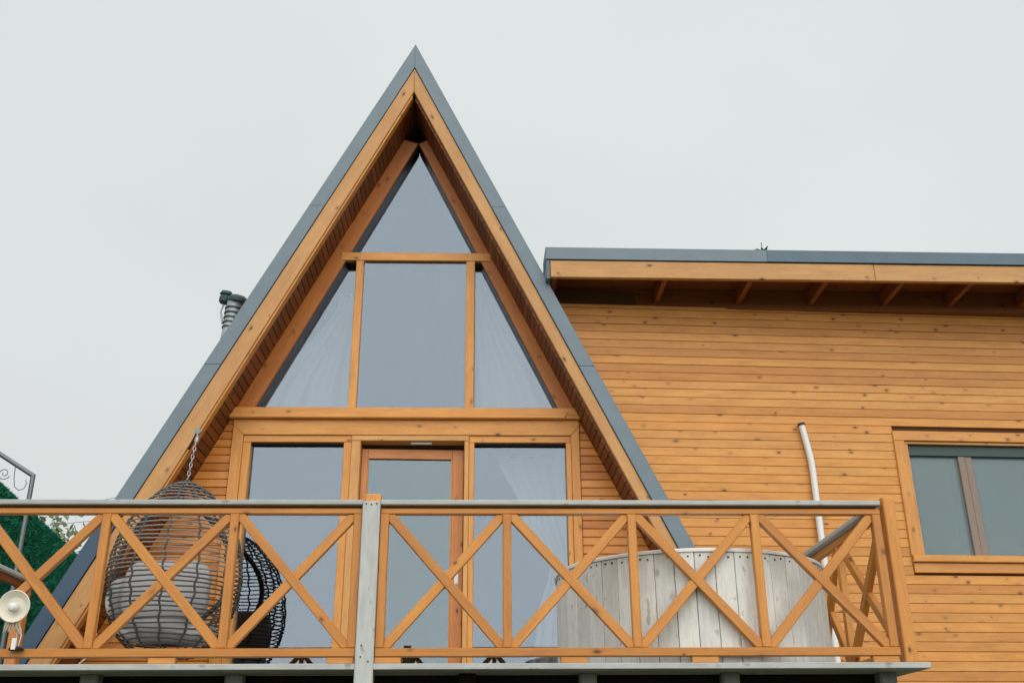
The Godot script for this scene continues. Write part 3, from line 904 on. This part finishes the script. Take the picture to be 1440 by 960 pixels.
# ---------------------------------------------------------------- hanging chair
const EGG := [[0.0, 0.20], [0.05, 0.31], [0.12, 0.40], [0.22, 0.475], [0.34, 0.518], [0.44, 0.525], [0.55, 0.51], [0.66, 0.47], [0.76, 0.405], [0.85, 0.315], [0.92, 0.215], [0.97, 0.12], [1.0, 0.03]]
func egg(t: float) -> float:
	for i in EGG.size() - 1:
		if t <= EGG[i + 1][0]:
			return lerpf(EGG[i][1], EGG[i + 1][1], (t - EGG[i][0]) / (EGG[i + 1][0] - EGG[i][0]))
	return 0.03

func build_chair() -> void:
	var c := Vector3(-2.485, 2.545, 1.02)
	var o := thing("hanging_chair", "egg-shaped grey wicker hanging chair on a chain with its back to the railing", "chair", c)
	var H := 1.41
	var mouth := atan2(-0.32, -1.0)       # the open side faces the house
	var gap := func(t: float) -> float:
		var q := (t * H - 0.80) / 0.50
		return deg_to_rad(62.0) * sqrt(maxf(0.0, 1.0 - q * q))
	var at := func(a: float, t: float, extra := 0.0) -> Vector3:
		var r := egg(t) + extra
		return Vector3(sin(a) * r, t * H, cos(a) * r)
	var rings := 38
	for i in rings:
		var t := 0.02 + 0.955 * i / (rings - 1)
		var g: float = gap.call(t)
		var pts := []
		var n := 44
		for k in n + 1:
			if g <= 0.01 and k == n:
				break
			var a := mouth + g + (TAU - 2 * g) * k / n
			pts.append(at.call(a, clampf(t + 0.004 * sin(a * 3.0 + i), 0, 1), 0.004 * (1 if k % 2 == 0 else -1)))
		put(o, "cane", tube_mesh(pts, 0.0068, 5, g <= 0.01), M.cane2 if i > 15 else M.cane)  # lower canes darker than upper ones: shading put into the colour
	var ribs := 13
	for j in ribs:
		var a := TAU * j / ribs + 0.1
		var runs := [[]]
		for k in 41:
			var t := k / 40.0
			var da := absf(wrapf(a - mouth, -PI, PI))
			if da < gap.call(t):
				if runs[-1].size():
					runs.append([])
				continue
			runs[-1].append(at.call(a + 0.018 * sin(k * 1.7), t, 0.006 * cos(k * 1.7)))
		var st := begin()
		for run in runs:
			if run.size() > 1:
				tube(st, run, 0.0092, 5)
		put(o, "rib", st.commit(), M.cane)
	# thick rim round the opening
	var rim := []
	for k in 48:
		var a := TAU * k / 48
		var t := (0.80 + 0.50 * sin(a)) / H
		rim.append(at.call(mouth + deg_to_rad(62.0) * cos(a), t, 0.004))
	put(o, "rim", tube_mesh(rim, 0.024, 8, true), M.cane)
	put(o, "base_ring", lathe([V(0.0, 0.0), V(0.21, 0.0), V(0.22, 0.012), V(0.2, 0.02), V(0.0, 0.02)], 24), M.cane)
	# chain
	var chain := Node3D.new()
	chain.name = "chain"
	o.add_child(chain, true)
	var y0 := H - 0.02
	var y1 := 4.4 - 0.028 - c.y
	var topx := 0.041
	var nl := 12
	var link := []
	for k in 12:
		var a := TAU * k / 12
		link.append(Vector3(0.011 * cos(a), 0.024 * sin(a), 0))
	var lm := tube_mesh(link, 0.0042, 5, true)
	for i in nl:
		var f := (i + 0.5) / nl
		var l := put(chain, "link", lm, M.steel, Vector3(topx * f, lerpf(y0, y1, f), 0))
		l.rotation.y = PI / 2 * (i % 2) + 0.4
		l.scale = Vector3(1, (y1 - y0) / nl / 0.0395, 1)
	put(o, "swivel", lathe([V(0, 0.0), V(0.012, 0.004), V(0.015, 0.03), V(0.01, 0.055), V(0, 0.06)], 12), M.steel, Vector3(topx, y1 - 0.075, 0))
	# loose cushions
	var seat := thing("cushion", "round light grey seat cushion in the bottom of the wicker hanging chair", "cushion", c + Vector3(0, 0.19, 0))
	put(seat, "cover", puff(0.36, 0.10, 0.36, 3.0), M.cushion)
	var back := thing("cushion", "tall light grey back cushion standing in the wicker hanging chair", "cushion", c + Vector3(0.02, 0.47, 0.25))
	put(back, "cover", puff(0.33, 0.23, 0.09, 5.0), M.cushion).rotation.x = -0.14
	var side := thing("cushion", "small light grey pillow at the chain-side arm of the wicker hanging chair", "cushion", c + Vector3(-0.31, 0.42, 0.08))
	var sm := put(side, "cover", puff(0.08, 0.17, 0.22, 3.0), M.cushion)
	sm.rotation.y = -0.5

func puff(a: float, b: float, c: float, e: float) -> ArrayMesh:
	var st := begin()
	var nu := 36
	var nv := 18
	var sp := func(x: float, p: float) -> float: return signf(x) * pow(absf(x), p)
	var g := []
	for j in nv + 1:
		var th := PI * (float(j) / nv - 0.5)
		var row := []
		for i in nu:
			var ph := TAU * i / nu
			var q := 2.0 / e
			var wob := 1.0 + 0.008 * sin(ph * 5.0) * cos(th * 3.0)
			row.append(Vector3(a * sp.call(cos(th), q) * sp.call(cos(ph), q), b * sp.call(sin(th), q * 1.25), c * sp.call(cos(th), q) * sp.call(sin(ph), q)) * wob)
		g.append(row)
	for j in nv:
		for i in nu:
			var l := (i + 1) % nu
			for v in [g[j][i], g[j + 1][i], g[j + 1][l], g[j][i], g[j + 1][l], g[j][l]]:
				st.set_uv(Vector2.ZERO)
				st.add_vertex(v)
	st.index()
	st.generate_normals()
	return st.commit()

# ---------------------------------------------------------------- small things
func build_small() -> void:
	var p := thing("vent_pipe", "slender white plastic vent pipe with a bent black-capped top on the wing wall", "pipe", Vector3(3.115, 2.1, 0.085))
	put(p, "tube", tube_mesh([Vector3(0.0, 0.12, 0.03), Vector3(0.0, 2.2, 0.0), Vector3(-0.004, 2.33, 0), Vector3(-0.02, 2.45, 0), Vector3(-0.045, 2.62, 0), Vector3(-0.055, 2.69, 0)], 0.031, 14), M.white)
	put(p, "cap", tube_mesh([Vector3(-0.0535, 2.68, 0), Vector3(-0.057, 2.706, 0)], 0.034, 14), M.black)
	for y in [0.9, 1.9]:
		put(p, "clip", tube_mesh([Vector3(0.0, y, 0.01), Vector3(0.0, y + 0.025, 0.01)], 0.0345, 14), M.white)
	var tap := thing("garden_tap", "small grey metal tap on the wing wall just above the hot tub", "tap", Vector3(3.04, 3.56, 0.05))
	put(tap, "spindle", tube_mesh([Vector3.ZERO, Vector3(0, 0, 0.06)], 0.011, 10), M.dull)
	put(tap, "knob", tube_mesh([Vector3(0, 0.0, 0.05), Vector3(0, 0.028, 0.055)], [0.022, 0.017], 12), M.dull)
	put(tap, "spout", tube_mesh([Vector3(0, 0, 0.05), Vector3(0.004, -0.02, 0.07), Vector3(0.005, -0.055, 0.072)], 0.008, 10), M.dull)
	# stove flue beyond the roof slope
	var f := thing("chimney_flue", "banded grey stove flue with two dark cowls beyond the roof slope", "chimney", Vector3(-2.88, 3.2, -1.2))
	put(f, "pipe", tube_mesh([Vector3(0, 0, 0), Vector3(0, 3.0, 0), Vector3(0.02, 3.2, 0)], 0.075, 20), M.chimney)
	for i in 5:
		put(f, "band", tube_mesh([Vector3(0.008 + i * 0.007, 3.13 + i * 0.058, 0), Vector3(0.010 + i * 0.007, 3.15 + i * 0.058, 0)], 0.083 + i * 0.004, 20), M.chimney_dark)
	put(f, "sleeve", tube_mesh([Vector3(0.01, 3.1, 0), Vector3(0.05, 3.46, 0)], [0.074, 0.092], 20), M.chimney)
	var cap := put(f, "cowl", lathe([V(0, 0.075), V(0.075, 0.07), V(0.118, 0.035), V(0.12, 0.0), V(0.105, -0.005), V(0.0, 0.02)], 24), M.chimney_dark, Vector3(0.075, 3.46, 0.02))
	cap.rotation = Vector3(0.2, 0, -0.18)
	var cap2 := put(f, "cowl", lathe([V(0, 0.10), V(0.06, 0.095), V(0.075, 0.06), V(0.058, 0.045), V(0.07, 0.02), V(0.068, -0.03), V(0.05, -0.05), V(0, -0.05)], 20), M.chimney_dark, Vector3(-0.085, 3.52, -0.05))
	cap2.rotation = Vector3(0.1, 0, -0.12)
	put(f, "bracket", tube_mesh([Vector3(-0.075, 3.2, 0), Vector3(-0.115, 3.36, -0.03), Vector3(-0.095, 3.47, -0.05)], 0.012, 8), M.chimney)
	# little lamp clipped to the railing
	var l := thing("dish_lamp", "small cream dish lamp with a white bulb standing on the bottom rail", "lamp", Vector3(-2.56, 2.312, 3.545))
	var dish := put(l, "dish", lathe([V(0.0, 0.0), V(0.05, 0.004), V(0.082, 0.022), V(0.088, 0.034), V(0.084, 0.036), V(0.05, 0.012), V(0.0, 0.008)], 32), M.cream, Vector3(-0.034, 0.222, 0.03))
	dish.rotation = Vector3(PI / 2 + 0.12, 0, 0)
	put(l, "bulb", lathe([V(0, 0.06), V(0.015, 0.057), V(0.024, 0.045), V(0.026, 0.03), V(0.022, 0.01), V(0.02, 0.0)], 20), M.white, Vector3(-0.034, 0.215, 0.04)).rotation = Vector3(PI / 2 + 0.12, 0, 0)
	put(l, "stem", tube_mesh([Vector3(0.0, 0.01, 0.02), Vector3(-0.008, 0.07, 0.025), Vector3(-0.03, 0.14, 0.025), Vector3(-0.034, 0.21, 0.03)], 0.004, 6), M.steel)
	put(l, "wire", tube_mesh([Vector3(0.012, 0.01, 0.025), Vector3(0.02, 0.06, 0.03), Vector3(0.012, 0.1, 0.03), Vector3(-0.02, 0.15, 0.03)], 0.003, 5), M.white)
	put(l, "foot", lathe([V(0, 0.0), V(0.038, 0.0), V(0.04, 0.008), V(0.03, 0.018), V(0, 0.02)], 20), M.black, Vector3(0, -0.012, 0.02))
	put(l, "connector", bar_mesh(0.06, 0.026, 0.012), M.white, Vector3(-0.002, 0.018, 0.056)).rotation.z = PI / 2
	var st := begin()
	for i in 9:
		var a := rng.randf() * TAU
		var b := Vector3(-0.03 + 0.02 * cos(a), 0.12 + rng.randf() * 0.03, 0.035)
		tube(st, [b, b + Vector3(0.02 * cos(a), -0.03 + 0.02 * sin(a), 0.006), b + Vector3(0.03 * cos(a), -0.06, 0.004)], [0.004, 0.007, 0.001], 4)
	put(l, "ribbon", st.commit(), M.straw)
	# loose cable at the railing foot
	var w := thing("loose_cable", "thin white cable trailing down to the deck beside the roof foot", "cable", Vector3(-2.28, DECK, 3.3))
	put(w, "strand", tube_mesh([Vector3(0.05, 0.20, 0), Vector3(0.035, 0.12, 0.01), Vector3(0.02, 0.06, 0.02), Vector3(-0.01, 0.03, 0.03), Vector3(-0.015, 0.005, 0.05), Vector3(0.02, 0.003, 0.08)], 0.004, 6), M.white)
	# sprig on the wing's roof edge
	var s := thing("roof_sprig", "tiny green sprig growing on the metal roof edge of the wing", "plant", Vector3(2.73, 6.392, 0.55))
	put(s, "stem", tube_mesh([Vector3(0, 0, 0), Vector3(-0.008, 0.06, 0), Vector3(-0.003, 0.13, 0.01)], 0.005, 5), M.leaf)
	for i in 8:
		var a := TAU * i / 8.0 + 0.3
		var st2 := begin()
		var d := Vector3(cos(a), 0.45 + 0.2 * sin(i * 2.0), sin(a)) * 0.085
		var sd := Vector3(-sin(a), 0, cos(a)) * 0.02
		var b := Vector3(0, 0.005 + 0.004 * i, 0)
		st2.set_color(Color(0.02, 0.16, 0.09))
		for v in [b, b + d * 0.5 + sd, b + d, b, b + d, b + d * 0.5 - sd]:
			st2.set_color(Color(0.2, 0.9, 0.7))
			st2.set_uv(Vector2.ZERO)
			st2.add_vertex(v)
		st2.generate_normals()
		put(s, "leaf", st2.commit(), M.leaf)

# ---------------------------------------------------------------- surroundings
func build_surroundings() -> void:
	var g := MeshInstance3D.new()
	g.name = "ground"
	var pm := PlaneMesh.new()
	pm.size = Vector2(300, 300)
	g.mesh = pm
	g.material_override = M.ground
	g.set_meta("kind", "structure")
	add_child(g)
	# artificial turf screen beside the plot
	var h := thing("turf_screen", "tall bright green artificial turf screen standing beyond the side railing", "screen", Vector3(-5.9, 0, -3))
	var a := Vector3(-5.5, 5.22, 1.2)
	var b := Vector3(-6.22, 4.83, -7.4)
	var d := (b - a)
	var flat := Vector3(d.x, 0, d.z).normalized()
	var nn := Vector3(-flat.z, 0, flat.x)
	if nn.x < 0:
		nn = -nn
	bar(h, "backing_panel", M.turf_back, Vector3(a.x, a.y - 2.32, a.z) - nn * 0.05, Vector3(b.x, b.y - 2.32, b.z) - nn * 0.05, 4.62, 0.06)
	for i in 5:
		var q := a.lerp(b, i / 4.0) - nn * 0.12
		bar(h, "post", M.dull, Vector3(q.x, 0, q.z), Vector3(q.x, q.y - 0.1, q.z), 0.06, 0.06, Vector3(1, 0, 0))
	var blade := begin()
	for v in [Vector3(-0.004, 0, 0), Vector3(0.004, 0, 0), Vector3(0.0015, 0.05, 0.01), Vector3(-0.004, 0, 0), Vector3(0.0015, 0.05, 0.01), Vector3(-0.0015, 0.05, 0.01)]:
		blade.set_normal(Vector3(0, 0.2, 1).normalized())
		blade.set_uv(Vector2.ZERO)
		blade.add_vertex(v)
	var bm := blade.commit()
	var mm := MultiMesh.new()
	mm.transform_format = MultiMesh.TRANSFORM_3D
	mm.use_colors = true
	mm.mesh = bm
	mm.instance_count = 80000
	var r := RandomNumberGenerator.new()
	r.seed = 77
	for i in mm.instance_count:
		var f := r.randf()
		var q := a.lerp(b, f)
		var y := q.y - 0.02 - 2.9 * r.randf()
		var base := Vector3(q.x, y, q.z) + nn * -0.018
		var dir := (nn * 0.8 + Vector3(r.randf_range(-0.8, 0.8), r.randf_range(-0.5, 0.8), r.randf_range(-0.8, 0.8))).normalized()
		var s := dir.cross(Vector3(r.randf() - 0.5, r.randf() - 0.5, r.randf() - 0.5)).normalized()
		var sc := r.randf_range(0.45, 0.9)
		mm.set_instance_transform(i, Transform3D(Basis(s * sc * 1.6, dir * sc, s.cross(dir) * sc), from_world(h, base)))
		var k := r.randf_range(0.45, 1.5)
		mm.set_instance_color(i, Color(k * r.randf_range(0.7, 1.8), k, k * r.randf_range(0.8, 1.15)))
	var mi := MultiMeshInstance3D.new()
	mi.name = "turf_blades"
	mi.multimesh = mm
	mi.material_override = M.turf
	mi.set_meta("kind", "stuff")
	h.add_child(mi, true)
	# wrought-iron frame
	var f := thing("iron_arch", "grey wrought-iron arch with scrolls rising above the turf screen", "arch", Vector3(-4.66, 0, -1))
	put(f, "post", tube_mesh([Vector3(0, 0, 0), Vector3(0, 4.58, 0)], 0.026, 4), M.dull)
	put(f, "sloping_bar", tube_mesh([Vector3(0.01, 4.57, 0), Vector3(-0.37, 4.80, 0), Vector3(-1.6, 5.52, 0)], 0.024, 4), M.dull)
	var sc := []
	for k in 26:
		var t := k / 25.0
		var an := 2.6 + t * 9.5
		sc.append(Vector3(-0.30, 4.60, 0) + Vector3(cos(an), sin(an), 0) * (0.012 + 0.055 * t))
	put(f, "scroll", tube_mesh(sc, 0.005, 5), M.dull)
	put(f, "scroll", tube_mesh([Vector3(-0.2, 4.69, 0), Vector3(-0.19, 4.55, 0), Vector3(-0.17, 4.46, 0), Vector3(-0.12, 4.42, 0), Vector3(-0.07, 4.44, 0), Vector3(-0.05, 4.50, 0), Vector3(-0.07, 4.53, 0)], 0.005, 5), M.dull)
	# overhead cables
	var cabs := [["thin overhead cable rising towards the roof slope", Vector3(-16.5, 6.6, -14), Vector3(-3.0, 9.0, -14)], ["thin slack overhead cable crossing above the iron arch", Vector3(-16.5, 6.9, -14.5), Vector3(-3.0, 8.2, -14.5)]]
	for cdef in cabs:
		var o := thing("overhead_cable", cdef[0], "cable", cdef[1])
		var pts := []
		for k in 21:
			var t := k / 20.0
			pts.append((cdef[2] - cdef[1]) * t + Vector3(0, -1.2 * t * (1 - t), 0))
		put(o, "strand", tube_mesh(pts, 0.007, 5), M.dull)
	# trees far behind the screen
	tree("broadleaf_tree", "pale green broadleaf tree seen between the turf screen and roof foot", Vector3(-15.3, 0, -24), 9.6, 2.6, 3)
	tree("broadleaf_tree", "slender grey-green tree standing just behind the turf screen top", Vector3(-18.2, 0, -26), 10.6, 1.5, 9)

func tree(called: String, label: String, at: Vector3, height: float, radius: float, seed_: int) -> void:
	var t := thing(called, label, "tree", at, "trees beyond the turf screen")
	var r := RandomNumberGenerator.new()
	r.seed = seed_
	var st := begin()
	tube(st, [Vector3.ZERO, Vector3(0.1, height * 0.4, 0), Vector3(0, height * 0.8, 0.1), Vector3(0.05, height * 0.95, 0)], [0.22, 0.17, 0.08, 0.02], 8)
	var tips := []
	for i in 16:
		var y := height * r.randf_range(0.35, 0.88)
		var a := r.randf() * TAU
		var len := radius * r.randf_range(0.5, 1.0) * sqrt(maxf(0.15, 1.0 - pow((y / height - 0.6) / 0.42, 2)))
		var p := Vector3(0, y, 0)
		var q := p + Vector3(cos(a) * len, len * 0.5, sin(a) * len)
		tube(st, [p, (p + q) / 2 + Vector3(0, 0.1, 0), q], [0.06, 0.04, 0.015], 5)
		tips.append(q)
		tips.append((p + q) / 2)
	tips.append(Vector3(0, height * 0.94, 0))
	put(t, "trunk", st.commit(), M.bark)
	var lf := begin()
	for tip in tips:
		for i in 260:
			var d := Vector3(r.randfn(), r.randfn() * 0.8, r.randfn()) * radius * 0.2
			var p: Vector3 = tip + d
			var u := Vector3(r.randfn(), r.randfn(), r.randfn()).normalized()
			var v := u.cross(Vector3(r.randfn(), r.randfn(), r.randfn())).normalized()
			var s := r.randf_range(0.09, 0.18)
			var k := r.randf_range(0.6, 1.3)
			for c in [u * s, v * s * 0.6, -u * s, u * s, -u * s, -v * s * 0.6]:
				lf.set_color(Color(k, k * r.randf_range(0.95, 1.05), k * 0.9))
				lf.set_normal(Vector3.UP)
				lf.set_uv(Vector2.ZERO)
				lf.add_vertex(p + c)
	lf.generate_normals()
	put(t, "crown", lf.commit(), M.leaf)

func _ready() -> void:
	rng.seed = 2024
	setup_view()
	setup_materials()
	build_surroundings()
	build_house()
	build_curtains()
	build_wing()
	build_deck()
	build_railing()
	build_tub()
	build_chair()
	build_small()
